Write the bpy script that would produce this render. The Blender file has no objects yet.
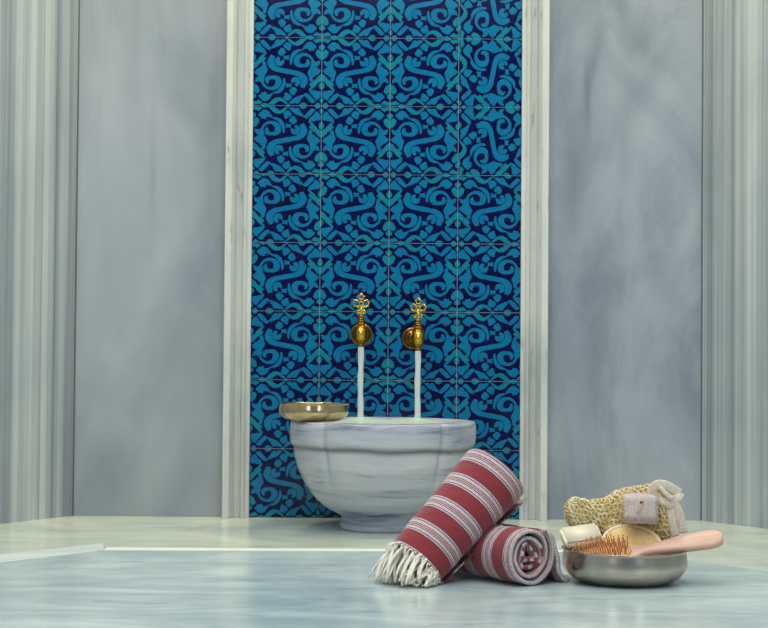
import bpy, bmesh, math, random
from mathutils import Vector, Matrix
R = math.radians
rnd = random.Random(7)
scene = bpy.context.scene
COL = scene.collection

# ------------------------------------------------------------------ camera
D = 4.665            # distance of the niche wall
H = 0.483            # eye height over the floor
F = 1600.0           # focal length in pixels of the 768 px frame
SZ = 0.129           # height of the marble slab in the foreground
cam_d = bpy.data.cameras.new('camera'); cam = bpy.data.objects.new('camera', cam_d); COL.objects.link(cam)
scene.camera = cam
cam_d.sensor_fit = 'HORIZONTAL'; cam_d.sensor_width = 36.0; cam_d.lens = 36.0 * F / 768.0
cam_d.clip_start = 0.02; cam_d.clip_end = 50
PITCH = math.atan(38.0 / F); ROLL = R(0.46)
cam.matrix_world = Matrix.Translation((0, 0, H)) @ Matrix.Rotation(R(90) + PITCH, 4, 'X') @ Matrix.Rotation(ROLL, 4, 'Z')
CM = cam.matrix_world.copy()

def ray(px, py):
    v = Vector((px - 384.0, -(py - 314.0), -F)); return (CM.to_3x3() @ v).normalized()
def on_z(px, py, z):          # the point of the level z seen there
    d = ray(px, py); t = (z - H) / d.z; return Vector((0, 0, H)) + d * t
def on_y(px, py, y):          # the point of the upright plane y
    d = ray(px, py); t = y / d.y; return Vector((0, 0, H)) + d * t

# ------------------------------------------------------------------ helpers
def build(name, bm, mats, parent=None, smooth=True, recalc=True):
    if recalc: bmesh.ops.recalc_face_normals(bm, faces=bm.faces[:])
    me = bpy.data.meshes.new(name); bm.to_mesh(me); bm.free()
    if not isinstance(mats, (list, tuple)): mats = [mats]
    for m in mats: me.materials.append(m)
    if smooth:
        for p in me.polygons: p.use_smooth = True
    o = bpy.data.objects.new(name, me); COL.objects.link(o)
    if parent is not None: o.parent = parent
    return o
def tag(o, label=None, cat=None, group=None, kind=None):
    if label: o['label'] = label
    if cat: o['category'] = cat
    if group: o['group'] = group
    if kind: o['kind'] = kind
    return o
def empty(name, loc=(0, 0, 0), rot=(0, 0, 0)):
    o = bpy.data.objects.new(name, None); o.empty_display_size = .03
    COL.objects.link(o); o.location = loc; o.rotation_euler = rot; return o
def sharp(o, ang=35):
    me = o.data
    try: me.set_sharp_from_angle(angle=R(ang))
    except Exception: pass
def box(bm, lo, hi, mi=0, mat=None):
    vs = [bm.verts.new((x, y, z)) for x in (lo[0], hi[0]) for y in (lo[1], hi[1]) for z in (lo[2], hi[2])]
    if mat is not None:
        for v in vs: v.co = mat @ v.co
    fs = []
    for a in ((0,1,3,2),(4,6,7,5),(0,4,5,1),(2,3,7,6),(0,2,6,4),(1,5,7,3)):
        f = bm.faces.new([vs[i] for i in a]); f.material_index = mi; fs.append(f)
    return vs, fs
def prism(bm, pts, z0, z1, mi=0):
    a = [bm.verts.new((p[0], p[1], z0)) for p in pts]; b = [bm.verts.new((p[0], p[1], z1)) for p in pts]
    n = len(pts)
    for i in range(n): bm.faces.new((a[i], a[(i+1) % n], b[(i+1) % n], b[i])).material_index = mi
    bm.faces.new(a[::-1]).material_index = mi; bm.faces.new(b).material_index = mi
def lathe(bm, prof, n=64, M=None, cap0=True, cap1=True):
    rings = []
    for r, z in prof:
        ring = []
        for i in range(n):
            a = 2 * math.pi * i / n
            co = Vector((r * math.cos(a), r * math.sin(a), z))
            ring.append(bm.verts.new(M @ co if M is not None else co))
        rings.append(ring)
    for k in range(len(rings) - 1):
        for i in range(n):
            bm.faces.new((rings[k][i], rings[k][(i+1) % n], rings[k+1][(i+1) % n], rings[k+1][i]))
    if cap0: bm.faces.new(rings[0][::-1])
    if cap1: bm.faces.new(rings[-1])
def spline(pts, n):
    out = []
    P = [Vector(p) for p in pts]; P = [P[0] * 2 - P[1]] + P + [P[-1] * 2 - P[-2]]
    for i in range(1, len(P) - 2):
        for k in range(n):
            t = k / n; a, b, c, d = P[i-1], P[i], P[i+1], P[i+2]
            out.append(0.5 * ((2*b) + (c-a)*t + (2*a-5*b+4*c-d)*t*t + (-a+3*b-3*c+d)*t**3))
    out.append(P[-2]); return out
def sweep(bm, pts, w, h, side=None, n=8, sq=1.0, mi=0):
    """tube with half sizes w (along side) and h (across); w, h numbers or functions of 0..1"""
    L = len(pts); rings = []; prev = None
    for i, p in enumerate(pts):
        p = Vector(p)
        t = (Vector(pts[min(i+1, L-1)]) - Vector(pts[max(i-1, 0)]))
        t = t.normalized() if t.length > 1e-9 else Vector((0, 0, 1))
        s = side(i / (L-1)) if callable(side) else side
        if s is None: s = prev if prev is not None else (Vector((0, 0, 1)) if abs(t.z) < .9 else Vector((1, 0, 0)))
        if s == 'face': s = t.cross(Vector((0, 1, 0)))
        s = Vector(s); s = s - t * s.dot(t)
        if s.length < 1e-6: s = t.orthogonal()
        s.normalize(); prev = s; u = t.cross(s)
        ww = w(i / (L-1)) if callable(w) else w; hh = h(i / (L-1)) if callable(h) else h
        ring = []
        for k in range(n):
            a = 2 * math.pi * k / n; c, q = math.cos(a), math.sin(a)
            c = math.copysign(abs(c) ** sq, c); q = math.copysign(abs(q) ** sq, q)
            ring.append(bm.verts.new(p + s * (c * ww) + u * (q * hh)))
        rings.append(ring)
    for a, b in zip(rings, rings[1:]):
        for k in range(n): bm.faces.new((a[k], a[(k+1) % n], b[(k+1) % n], b[k])).material_index = mi
    bm.faces.new(rings[0][::-1]).material_index = mi; bm.faces.new(rings[-1]).material_index = mi
def ring_tube(bm, pts, r, n=5, mi=0):      # closed thin tube
    L = len(pts); rings = []
    for i in range(L):
        t = (pts[(i+1) % L] - pts[i-1]).normalized(); s = t.orthogonal()
        ref = Vector((0.3, 0.5, 0.8)); s = (ref - t * ref.dot(t)).normalized(); u = t.cross(s)
        rings.append([bm.verts.new(pts[i] + s * (r * math.cos(2*math.pi*k/n)) + u * (r * math.sin(2*math.pi*k/n))) for k in range(n)])
    for i in range(L):
        a, b = rings[i], rings[(i+1) % L]
        for k in range(n): bm.faces.new((a[k], a[(k+1) % n], b[(k+1) % n], b[k])).material_index = mi
def hn(x, y=0.0, z=0.0):                   # cheap smooth noise
    return (math.sin(x*1.7+y*2.3+z*1.1) + math.sin(x*3.1-y*1.9+z*2.7+1.3) * .6 + math.sin(-x*5.3+y*4.1+z*3.9+2.1) * .35) / 1.95
def lin(c): return tuple((v/255/12.92) if v/255 <= .04045 else ((v/255+.055)/1.055) ** 2.4 for v in c) + (1,)

# ------------------------------------------------------------------ materials
def mat(name, rgb=(200, 200, 200), rough=.5, metal=0, spec=.5, ior=1.5):
    m = bpy.data.materials.new(name); m.use_nodes = True
    b = m.node_tree.nodes['Principled BSDF']
    b.inputs['Base Color'].default_value = lin(rgb); b.inputs['Roughness'].default_value = rough
    b.inputs['Metallic'].default_value = metal; b.inputs['Specular IOR Level'].default_value = spec
    b.inputs['IOR'].default_value = ior
    return m, m.node_tree, b
def N(t, kind, **kw):
    n = t.nodes.new(kind)
    for k, v in kw.items():
        if k in n.inputs.keys(): n.inputs[k].default_value = v
        else: setattr(n, k, v)
    return n
def ramp(t, stops):
    r = t.nodes.new('ShaderNodeValToRGB'); e = r.color_ramp.elements
    while len(e) < len(stops): e.new(.5)
    for i, (p, c) in enumerate(stops): e[i].position = p; e[i].color = lin(c)
    return r
def coords(t, scale=(1, 1, 1), rot=(0, 0, 0), loc=(0, 0, 0)):
    tc = t.nodes.new('ShaderNodeTexCoord'); mp = t.nodes.new('ShaderNodeMapping')
    mp.inputs['Scale'].default_value = scale; mp.inputs['Rotation'].default_value = rot; mp.inputs['Location'].default_value = loc
    t.links.new(tc.outputs['Object'], mp.inputs['Vector']); return mp.outputs['Vector']
def mixc(t, fac, a, b, mode='MIX'):
    n = t.nodes.new('ShaderNodeMix'); n.data_type = 'RGBA'; n.blend_type = mode
    if isinstance(fac, (int, float)): n.inputs[0].default_value = fac
    else: t.links.new(fac, n.inputs[0])
    for s, v in ((6, a), (7, b)):
        if isinstance(v, tuple): n.inputs[s].default_value = v
        else: t.links.new(v, n.inputs[s])
    return n.outputs[2]
def bump(t, b, fac, strength=.3, dist=.001):
    n = t.nodes.new('ShaderNodeBump'); n.inputs['Strength'].default_value = strength; n.inputs['Distance'].default_value = dist
    t.links.new(fac, n.inputs['Height']); t.links.new(n.outputs['Normal'], b.inputs['Normal'])
def math_n(t, op, a, b=None, c=None):
    n = t.nodes.new('ShaderNodeMath'); n.operation = op
    for i, v in enumerate((a, b, c)):
        if v is None: continue
        if isinstance(v, (int, float)): n.inputs[i].default_value = v
        else: t.links.new(v, n.inputs[i])
    return n.outputs[0]

def marble(name, base, dark, light, scale, rot=(0,0,0), rough=.3, streak=.5, detail=6, dist=.6, fine=None, loc=(0,0,0), spec=.5, p0=.3, p1=.7):
    m, t, b = mat(name, base, rough, spec=spec)
    v = coords(t, scale, rot, loc)
    n1 = N(t, 'ShaderNodeTexNoise', Scale=1.0, Detail=float(detail), Roughness=.6, Distortion=dist)
    t.links.new(v, n1.inputs['Vector'])
    r1 = ramp(t, [(p0, dark), (.5, base), (p1, light)]); t.links.new(n1.outputs['Fac'], r1.inputs['Fac'])
    out = r1.outputs['Color']
    v2 = coords(t, (2.2, 2.2, 1.4), (0, 0, 0), (3.1, 1.7, .6))
    n2 = N(t, 'ShaderNodeTexNoise', Scale=1.3, Detail=4.0, Roughness=.5, Distortion=1.2)
    t.links.new(v2, n2.inputs['Vector'])
    r2 = ramp(t, [(.3, (205, 212, 216)), (.7, (255, 255, 252))]); t.links.new(n2.outputs['Fac'], r2.inputs['Fac'])
    out = mixc(t, streak, out, r2.outputs['Color'], 'MULTIPLY')
    if fine:
        v3 = coords(t, fine[0], rot, (7, 3, 2))
        n3 = N(t, 'ShaderNodeTexNoise', Scale=1.0, Detail=3.0, Roughness=.55)
        t.links.new(v3, n3.inputs['Vector'])
        r3 = ramp(t, [(fine[1], fine[2]), (fine[1] + .1, (255, 255, 255))]); t.links.new(n3.outputs['Fac'], r3.inputs['Fac'])
        out = mixc(t, 1.0, out, r3.outputs['Color'], 'MULTIPLY')
    t.links.new(out, b.inputs['Base Color'])
    return m
M = {}
M['wall_a'] = marble('grey_wall_marble', (164, 170, 178), (150, 157, 166), (174, 180, 188), (3.2, 3.2, .8), rough=.32, streak=.8, dist=1.4, detail=5)
M['wall_b'] = marble('clouded_wall_marble', (161, 168, 180), (140, 148, 160), (172, 179, 190), (3.6, 3.6, 1.1), rough=.32, streak=.9, dist=2.0, loc=(1.3, 0, .35), detail=5)
M['wall_s'] = marble('streaked_wall_marble', (172, 180, 187), (142, 150, 159), (196, 202, 205), (26, 26, .16), rough=.34, streak=.5, detail=9, dist=.1, p0=.38, p1=.62, fine=((70, 70, .12), .34, (224, 228, 230)))
def stains_and_bands(m, spots):
    t = m.node_tree; b = t.nodes['Principled BSDF']; col = b.inputs['Base Color'].links[0].from_socket
    sp = N(t, 'ShaderNodeSeparateXYZ'); t.links.new(coords(t), sp.inputs[0])
    nz = N(t, 'ShaderNodeTexNoise', Scale=1.0, Detail=4.0, Distortion=1.0); t.links.new(coords(t, (12, 1, 4)), nz.inputs['Vector'])
    for x, z, rx, rz, tilt, k in spots:
        dx = math_n(t, 'SUBTRACT', sp.outputs['X'], x); dz = math_n(t, 'SUBTRACT', sp.outputs['Z'], z)
        u = math_n(t, 'DIVIDE', math_n(t, 'SUBTRACT', dx, math_n(t, 'MULTIPLY', dz, tilt)), rx); v = math_n(t, 'DIVIDE', dz, rz)
        r2 = math_n(t, 'ADD', math_n(t, 'MULTIPLY', u, u), math_n(t, 'MULTIPLY', v, v))
        g = math_n(t, 'MULTIPLY', math_n(t, 'EXPONENT', math_n(t, 'MULTIPLY', r2, -1.0)), math_n(t, 'MULTIPLY', nz.outputs['Fac'], 2 * k))
        col = mixc(t, g, col, lin((96, 106, 116)))
    t.links.new(col, b.inputs['Base Color'])
stains_and_bands(M['wall_b'], [(.605, 1.33, .022, .13, .22, .55), (.59, 1.24, .010, .10, 0, .5), (.555, .93, .030, .16, .12, .32), (.53, 1.25, .03, .4, 0, .25), (.70, 1.18, .05, .14, .5, .25)])
stains_and_bands(M['wall_a'], [(-.50, 1.2, .035, .5, .02, .28), (-.68, 1.0, .012, .22, 0, .22)])  # tall soft dark bands down the left marble
M['trim'] = marble('white_trim_marble', (214, 216, 212), (196, 198, 198), (226, 226, 220), (6, 6, 2.4), rough=.25, streak=.4, detail=3, fine=((50, 50, 9), .26, (186, 188, 188)))
M['floor'] = marble('pale_floor_marble', (224, 231, 218), (204, 218, 208), (238, 240, 222), (1.6, 4.5, 2), rough=.22, streak=.8, dist=1.2)
M['slab'] = marble('grey_slab_marble', (190, 203, 202), (166, 182, 186), (214, 224, 220), (2.6, 4.6, 2), (0, 0, R(-16)), rough=.19, streak=.9, dist=2.2, detail=10, fine=((9, 30, 3), .30, (226, 232, 236)), spec=.38)
M['edge'] = marble('edge_highlight_marble', (226, 230, 214), (214, 222, 208), (236, 236, 220), (3, 9, 2), rough=.5, streak=.3, spec=.2)  # pale colour stands in for the highlight on the platform's back edge
M['side'] = marble('pale_side_marble', (210, 220, 212), (196, 210, 204), (222, 228, 218), (3, 9, 2), rough=.3, streak=.4, spec=.3)
M['plaster'], _, _ = mat('pale_plaster', (196, 198, 196), .8)
M['joint'], _, _ = mat('dark_joint', (96, 100, 100), .8)
M['grout'], _, _ = mat('tile_grout', (158, 146, 162), .8)

def glaze(name, c0, c1):
    m, t, b = mat(name, c0, .14, spec=.32)
    n = N(t, 'ShaderNodeTexNoise', Scale=9.0, Detail=3.0); t.links.new(coords(t), n.inputs['Vector'])
    r = ramp(t, [(.35, c0), (.65, c1)]); t.links.new(n.outputs['Fac'], r.inputs['Fac'])
    t.links.new(r.outputs['Color'], b.inputs['Base Color'])
    n2 = N(t, 'ShaderNodeTexNoise', Scale=160.0, Detail=2.0); t.links.new(coords(t), n2.inputs['Vector'])
    bump(t, b, n2.outputs['Fac'], .08, .001)
    return m
M['navy'] = glaze('navy_glaze', (1, 1, 56), (2, 2, 74))
M['teal'] = glaze('turquoise_glaze', (1, 106, 158), (1, 115, 156))
M['teal2'] = glaze('green_turquoise_glaze', (2, 116, 150), (4, 128, 148))

# basin marble: level grey veins
m, t, b = mat('basin_marble', (214, 214, 210), .3)
nz = N(t, 'ShaderNodeTexNoise', Scale=1.0, Detail=5.0, Roughness=.62, Distortion=.5); t.links.new(coords(t, (2.6, 2.6, 26)), nz.inputs['Vector'])
r1 = ramp(t, [(.34, (122, 128, 150)), (.46, (172, 177, 192)), (.7, (200, 201, 204))]); t.links.new(nz.outputs['Fac'], r1.inputs['Fac'])
nz2 = N(t, 'ShaderNodeTexNoise', Scale=1.0, Detail=4.0, Roughness=.6, Distortion=.3); t.links.new(coords(t, (5, 5, 60), loc=(2, 5, 1)), nz2.inputs['Vector'])
r2 = ramp(t, [(.30, (120, 122, 132)), (.36, (255, 255, 255))]); t.links.new(nz2.outputs['Fac'], r2.inputs['Fac'])
o_ = mixc(t, .8, r1.outputs['Color'], r2.outputs['Color'], 'MULTIPLY')
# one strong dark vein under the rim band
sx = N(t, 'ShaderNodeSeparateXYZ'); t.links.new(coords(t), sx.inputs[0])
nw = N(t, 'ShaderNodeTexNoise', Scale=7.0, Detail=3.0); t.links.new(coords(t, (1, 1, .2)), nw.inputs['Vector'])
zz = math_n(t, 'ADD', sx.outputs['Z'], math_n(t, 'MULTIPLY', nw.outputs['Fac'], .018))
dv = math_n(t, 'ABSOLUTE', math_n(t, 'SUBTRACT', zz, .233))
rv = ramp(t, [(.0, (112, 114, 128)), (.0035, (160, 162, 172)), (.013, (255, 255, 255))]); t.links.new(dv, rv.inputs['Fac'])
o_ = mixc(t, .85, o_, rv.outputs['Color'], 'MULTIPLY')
t.links.new(o_, b.inputs['Base Color']); M['basin'] = m

def metal(name, rgb, rough, dents=.0, spots=False):
    m, t, b = mat(name, rgb, rough, metal=1)
    n = N(t, 'ShaderNodeTexNoise', Scale=30.0, Detail=3.0); t.links.new(coords(t), n.inputs['Vector'])
    r = ramp(t, [(.3, tuple(int(c * .86) for c in rgb)), (.7, rgb)]); t.links.new(n.outputs['Fac'], r.inputs['Fac'])
    t.links.new(r.outputs['Color'], b.inputs['Base Color'])
    if dents:
        n2 = N(t, 'ShaderNodeTexNoise', Scale=18.0, Detail=1.0); t.links.new(coords(t), n2.inputs['Vector'])
        bump(t, b, n2.outputs['Fac'], dents, .004)
    return m
M['steel'] = metal('brushed_steel', (204, 192, 180), .24, .12)
M['tinned'] = metal('warm_lit_tinned_metal', (206, 186, 146), .18, .3)  # gold tint of the yellow lighting is put into the base colour
M['brass'] = metal('polished_brass', (236, 190, 78), .22, .1)
M['brass_dark'] = metal('dark_brass', (156, 112, 40), .32, .2)  # darker tone than the brass of plate and handle

m, t, b = mat('running_water', (232, 238, 236), .12, ior=1.33)
b.inputs['Transmission Weight'].default_value = .25
nw = N(t, 'ShaderNodeTexNoise', Scale=1.0, Detail=3.0); t.links.new(coords(t, (300, 300, 8)), nw.inputs['Vector'])
bump(t, b, nw.outputs['Fac'], .3, .001); M['jet'] = m
m, t, b = mat('basin_water', (206, 224, 216), .32, ior=1.33, spec=.35)
b.inputs['Transmission Weight'].default_value = .05
nw = N(t, 'ShaderNodeTexNoise', Scale=40.0, Detail=3.0); t.links.new(coords(t), nw.inputs['Vector'])
bump(t, b, nw.outputs['Fac'], .2, .003); M['water'] = m

# striped peshtemal cloth: bands along the local Z of the roll
RED, WHT, DRK, RD2 = (158, 62, 70), (224, 212, 212), (64, 44, 60), (160, 58, 76)
m, t, b = mat('striped_cotton', RED, .92, spec=.15)
sx = N(t, 'ShaderNodeSeparateXYZ'); uvn = t.nodes.new('ShaderNodeUVMap'); uvn.uv_map = 'UVMap'
t.links.new(uvn.outputs['UV'], sx.inputs[0])
fr = math_n(t, 'FRACT', math_n(t, 'DIVIDE', sx.outputs['Y'], .0490))
st = [(0, RED), (.44, WHT), (.480, DRK), (.506, WHT), (.590, RD2), (.620, WHT), (.648, RD2), (.678, WHT), (.706, RD2), (.736, WHT), (.835, DRK), (.862, WHT), (.905, RED)]
rp = ramp(t, st); rp.color_ramp.interpolation = 'CONSTANT'; t.links.new(fr, rp.inputs['Fac'])
wv = N(t, 'ShaderNodeTexNoise', Scale=1.0, Detail=3.0, Roughness=.7)
mp = t.nodes.new('ShaderNodeMapping'); mp.inputs['Scale'].default_value = (620, 620, 1); t.links.new(uvn.outputs['UV'], mp.inputs['Vector']); t.links.new(mp.outputs[0], wv.inputs['Vector'])
rw = ramp(t, [(.36, (150, 140, 146)), (.62, (255, 255, 255))]); t.links.new(wv.outputs['Fac'], rw.inputs['Fac'])
t.links.new(mixc(t, .9, rp.outputs['Color'], rw.outputs['Color'], 'MULTIPLY'), b.inputs['Base Color'])
bump(t, b, wv.outputs['Fac'], .5, .0012)
b.inputs['Sheen Weight'].default_value = .25; M['cloth'] = m
def fibre(name, c0, c1, scale, rough=.9, bs=.5, bd=.001):
    m, t, b = mat(name, c0, rough, spec=.2)
    n = N(t, 'ShaderNodeTexNoise', Scale=float(scale), Detail=4.0); t.links.new(coords(t), n.inputs['Vector'])
    r = ramp(t, [(.35, c0), (.65, c1)]); t.links.new(n.outputs['Fac'], r.inputs['Fac']); t.links.new(r.outputs['Color'], b.inputs['Base Color'])
    bump(t, b, n.outputs['Fac'], bs, bd); return m
M['fringe'] = fibre('cream_thread', (226, 218, 200), (246, 240, 228), 120)
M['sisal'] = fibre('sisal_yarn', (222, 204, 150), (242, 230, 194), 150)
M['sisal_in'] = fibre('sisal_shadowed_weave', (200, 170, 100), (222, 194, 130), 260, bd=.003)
M['strap'] = fibre('mauve_cotton', (212, 194, 178), (236, 220, 202), 300)
M['soap'] = fibre('olive_soap', (228, 218, 186), (238, 230, 204), 25, .5, .15)
M['loofah'] = fibre('loofah_fibre', (224, 182, 112), (246, 216, 158), 420, bs=.9, bd=.003)
M['binding'] = fibre('cream_binding', (232, 206, 158), (242, 222, 182), 300)
M['pumice'] = fibre('mauve_pumice', (200, 182, 174), (232, 216, 206), 500, bs=.8, bd=.002)
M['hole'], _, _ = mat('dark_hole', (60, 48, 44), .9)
M['cord'], _, _ = mat('orange_cord', (206, 150, 104), .8)
m, t, b = mat('beech_wood', (222, 178, 148), .45)
wn = N(t, 'ShaderNodeTexNoise', Scale=1.0, Detail=4.0, Distortion=.6); t.links.new(coords(t, (14, 120, 120)), wn.inputs['Vector'])
wr = ramp(t, [(.3, (202, 154, 130)), (.7, (218, 178, 156))]); t.links.new(wn.outputs['Fac'], wr.inputs['Fac']); t.links.new(wr.outputs['Color'], b.inputs['Base Color']); M['wood'] = m
M['pin'], _, _ = mat('bamboo_pin', (206, 148, 100), .5)
M['cushion'], _, _ = mat('orange_cushion', (226, 170, 112), .6)

# ------------------------------------------------------------------ room
cl = on_y(73, 516, D).x; cr = on_y(701, 520, D).x
TH = 0.12; RH = 2.8
WL = (-2.05, D - (abs(-2.05 - cl)) * math.tan(R(56))); WR = (2.05, D - (2.05 - cr) * math.tan(R(55)))
WL = (-2.05, 3.0); WR = (2.05, 3.0)
fl = on_z(0, 524, 0); fr_ = on_z(768, 529, 0)
def extend(a, b, x):   # along a->b to the given x
    k = (x - a[0]) / (b[0] - a[0]); return (x, a[1] + (b[1] - a[1]) * k)
WL = extend((cl, D), (fl.x, fl.y), -2.0); WR = extend((cr, D), (fr_.x, fr_.y), 2.0)
FY = -1.9
room = [(cl, D), (cr, D), WR, (2.0, FY), (-2.0, FY), WL]
def wall(name, a, b, m):          # a slab of wall behind the line a-b (room is to its right side going a->b)
    a, b = Vector(a), Vector(b); d = (b - a).normalized(); n = Vector((-d.y, d.x))
    bm = bmesh.new(); prism(bm, [a, b, b + n * TH, a + n * TH], 0, RH)
    return tag(build(name, bm, m, smooth=False), kind='structure')
tl0 = on_y(223, 500, D).x; tl1 = on_y(249.5, 500, D).x; tr0 = on_y(519, 500, D).x; tr1 = on_y(546, 500, D).x
w_ = wall('wall_back', (cl - .0, D), (-.1, D), M['wall_a'])
w_['label'] = 'plain grey marble wall left of the tiled panel'
w2 = wall('wall_back', (-.1, D), (cr, D), M['wall_b'])
w2['label'] = 'clouded grey marble wall right of the tiled panel'
wall('wall_left', WL, (cl, D), M['wall_s']); wall('wall_right', (cr, D), WR, M['wall_s'])
wall('wall_left', (-2.0, FY), WL, M['wall_s']); wall('wall_right', WR, (2.0, FY), M['wall_s'])
wall('wall_front', (2.0, FY), (-2.0, FY), M['wall_a'])
bm = bmesh.new(); prism(bm, [(-2.2, FY-.2), (2.2, FY-.2), (2.2, D + .2), (-2.2, D + .2)], -.1, 0)
tag(build('floor', bm, M['floor'], smooth=False), kind='structure')
bm = bmesh.new(); prism(bm, [(-2.2, FY-.2), (2.2, FY-.2), (2.2, D + .2), (-2.2, D + .2)], RH, RH + .1)
tag(build('ceiling', bm, M['plaster'], smooth=False), kind='structure')
# dark mastic joints in the two corners
for i, (x, w) in enumerate(((cl, .0018), (cr, .0018))):
    bm = bmesh.new(); box(bm, (x - w, D - .004, 0.001), (x + w, D - .0005, RH - .001))
    tag(build('trim_%d' % (3 + i), bm, M['joint'], smooth=False), kind='structure')

# fluted marble frames either side of the tiles
def frame_trim(name, x0, x1, flip):
    W = x1 - x0
    prof = [(0, 0), (0, .038), (.03, .044), (.14, .045), (.26, .044), (.31, .032), (.36, .018), (.43, .007), (.52, .004), (.62, .008),
            (.67, .020), (.72, .030), (.77, .032), (.82, .029), (.84, .023), (.86, .020), (.93, .020), (.97, .020), (1, .018), (1, 0)]
    bm = bmesh.new(); lo = []; hi = []
    for u, d in prof:
        x = x0 + u * W if not flip else x1 - u * W
        lo.append(bm.verts.new((x, D - d - .0005, 0.0005))); hi.append(bm.verts.new((x, D - d - .0005, RH - .001)))
    for i in range(len(prof) - 1): bm.faces.new((lo[i], lo[i+1], hi[i+1], hi[i]))
    bm.faces.new(lo); bm.faces.new(hi[::-1]); bm.faces.new((lo[0], hi[0], hi[-1], lo[-1]))
    o = build(name, bm, M['trim']); sharp(o, 40); return tag(o, kind='structure')
frame_trim('trim_1', tl0, tl1, False)['label'] = 'fluted white marble frame left of the tiles'
frame_trim('trim_2', tr0, tr1, True)['label'] = 'fluted white marble frame right of the tiles'

# ------------------------------------------------------------------ tiles
K = .0883
def q1(x, y): return ((x - 30) * K, (y - 55) * K)
def q3(x, y): return ((x - 30) * K, 47.7 + y * K)
polys = []   # (points, second colour?)
def P1(*p, g=0): polys.append(([q1(*a) for a in p], g))
def P3(*p, g=0): polys.append(([q3(*a) for a in p], g))
def stroke(pts, g=0):     # (u, v, w)
    s = spline([(a[0], a[1], a[2]) for a in pts], 5); L = []; Rr = []
    for i, p in enumerate(s):
        a = s[max(i-1, 0)]; b2 = s[min(i+1, len(s)-1)]; d = Vector((b2.x - a.x, b2.y - a.y)).normalized(); n = Vector((-d.y, d.x))
        w = (max(p.z, .3) + .7) / 2
        L.append((p.x + n.x * w, p.y + n.y * w)); Rr.append((p.x - n.x * w, p.y - n.y * w))
    for i in range(len(s) - 1): polys.append(([L[i], L[i+1], Rr[i+1], Rr[i]], g - 10))
def S1(*p): stroke([q1(a[0], a[1]) + (a[2] * K,) for a in p])
def S3(*p): stroke([q3(a[0], a[1]) + (a[2] * K,) for a in p])
# upper left quadrant
P1((48, 72), (190, 88), (118, 148), (92, 118), (62, 130), g=1)
P1((32, 60), (58, 80), (48, 112), (32, 120), g=1)
P1((160, 58), (225, 58), (290, 58), (262, 76), (225, 90), (188, 76), g=1)
P1((32, 175), (70, 190), (76, 222), (55, 250), (32, 270), g=1)
P1((32, 318), (58, 278), (95, 258), (132, 292), (120, 340), (95, 380), (55, 412), (32, 412), g=1)
P1((130, 198), (170, 165), (205, 130), (262, 140), (300, 172), (322, 208), (368, 262), (335, 252), (318, 236), (250, 234), (236, 282), (205, 262), (168, 268), (160, 232), (128, 226))
P1((272, 70), (330, 74), (392, 78), (412, 118), (436, 112), (455, 142), (510, 132), (582, 78), (596, 92), (540, 150), (470, 188), (405, 180), (352, 142), (318, 102), g=1)
S1((362, 262, 12), (430, 278, 40), (488, 322, 58), (527, 385, 44), (541, 450, 36), (538, 508, 20))
S1((182, 452, 34), (203, 402, 30), (250, 358, 34), (312, 336, 40), (385, 352, 58), (436, 400, 84), (446, 462, 96), (412, 512, 66), (330, 524, 46), (272, 500, 66), (258, 452, 46), (284, 424, 14))
P1((60, 438), (84, 452), (128, 470), (178, 430), (206, 470), (214, 560), (246, 606), (262, 640), (250, 668), (238, 700), (236, 740), (220, 782), (196, 780), (176, 764), (192, 742), (186, 706), (158, 700), (128, 664), (96, 660), (46, 604), (110, 562), (130, 528), (92, 520), (70, 482))
# lower left quadrant
P3((34, 66), (72, 92), (96, 122), (128, 164), (186, 196), (236, 245), (204, 256), (206, 292), (250, 332), (196, 312), (152, 272), (118, 240), (104, 206), (62, 192), (34, 160), g=1)
P3((24, 205), (62, 222), (72, 262), (52, 304), (24, 330), g=1)
P3((46, 400), (60, 348), (96, 360), (130, 350), (180, 340), (240, 328), (214, 388), (160, 426), (130, 482), (108, 494), (60, 452))
P3((286, 384), (328, 408), (300, 430), (262, 472), (226, 512), (186, 548), (130, 522), (164, 494), (200, 452), (242, 414))
P3((318, 418), (358, 418), (410, 442), (470, 464), (520, 506), (566, 552), (498, 560), (480, 534), (432, 558), (398, 530), (380, 482), (340, 444))
P3((268, 582), (300, 556), (330, 544), (370, 560), (402, 584), g=1)
P3((50, 584), (70, 558), (96, 548), (120, 560), (142, 584), g=1)
P3((24, 450), (46, 486), (62, 500), (34, 540), (24, 548), g=1)
P3((548, 584), (575, 564), (604, 584), g=1)
S3((352, 292, 60), (334, 240, 86), (318, 175, 106), (348, 112, 96), (415, 66, 78), (500, 44, 66), (596, 26, 74))
S3((462, 258, 30), (426, 222, 66), (438, 168, 84), (492, 162, 68), (526, 212, 26))
P3((440, 330), (462, 304), (500, 288), (524, 312), (562, 340), (542, 380), (516, 410), (480, 412), (470, 378), (452, 372))
P3((530, 224), (566, 240), (622, 222), (606, 256), (620, 296), (566, 274), (526, 292), (544, 256))
P3((524, 446), (560, 410), (632, 372), (640, 430), (660, 480), (585, 510), (550, 482))

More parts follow.
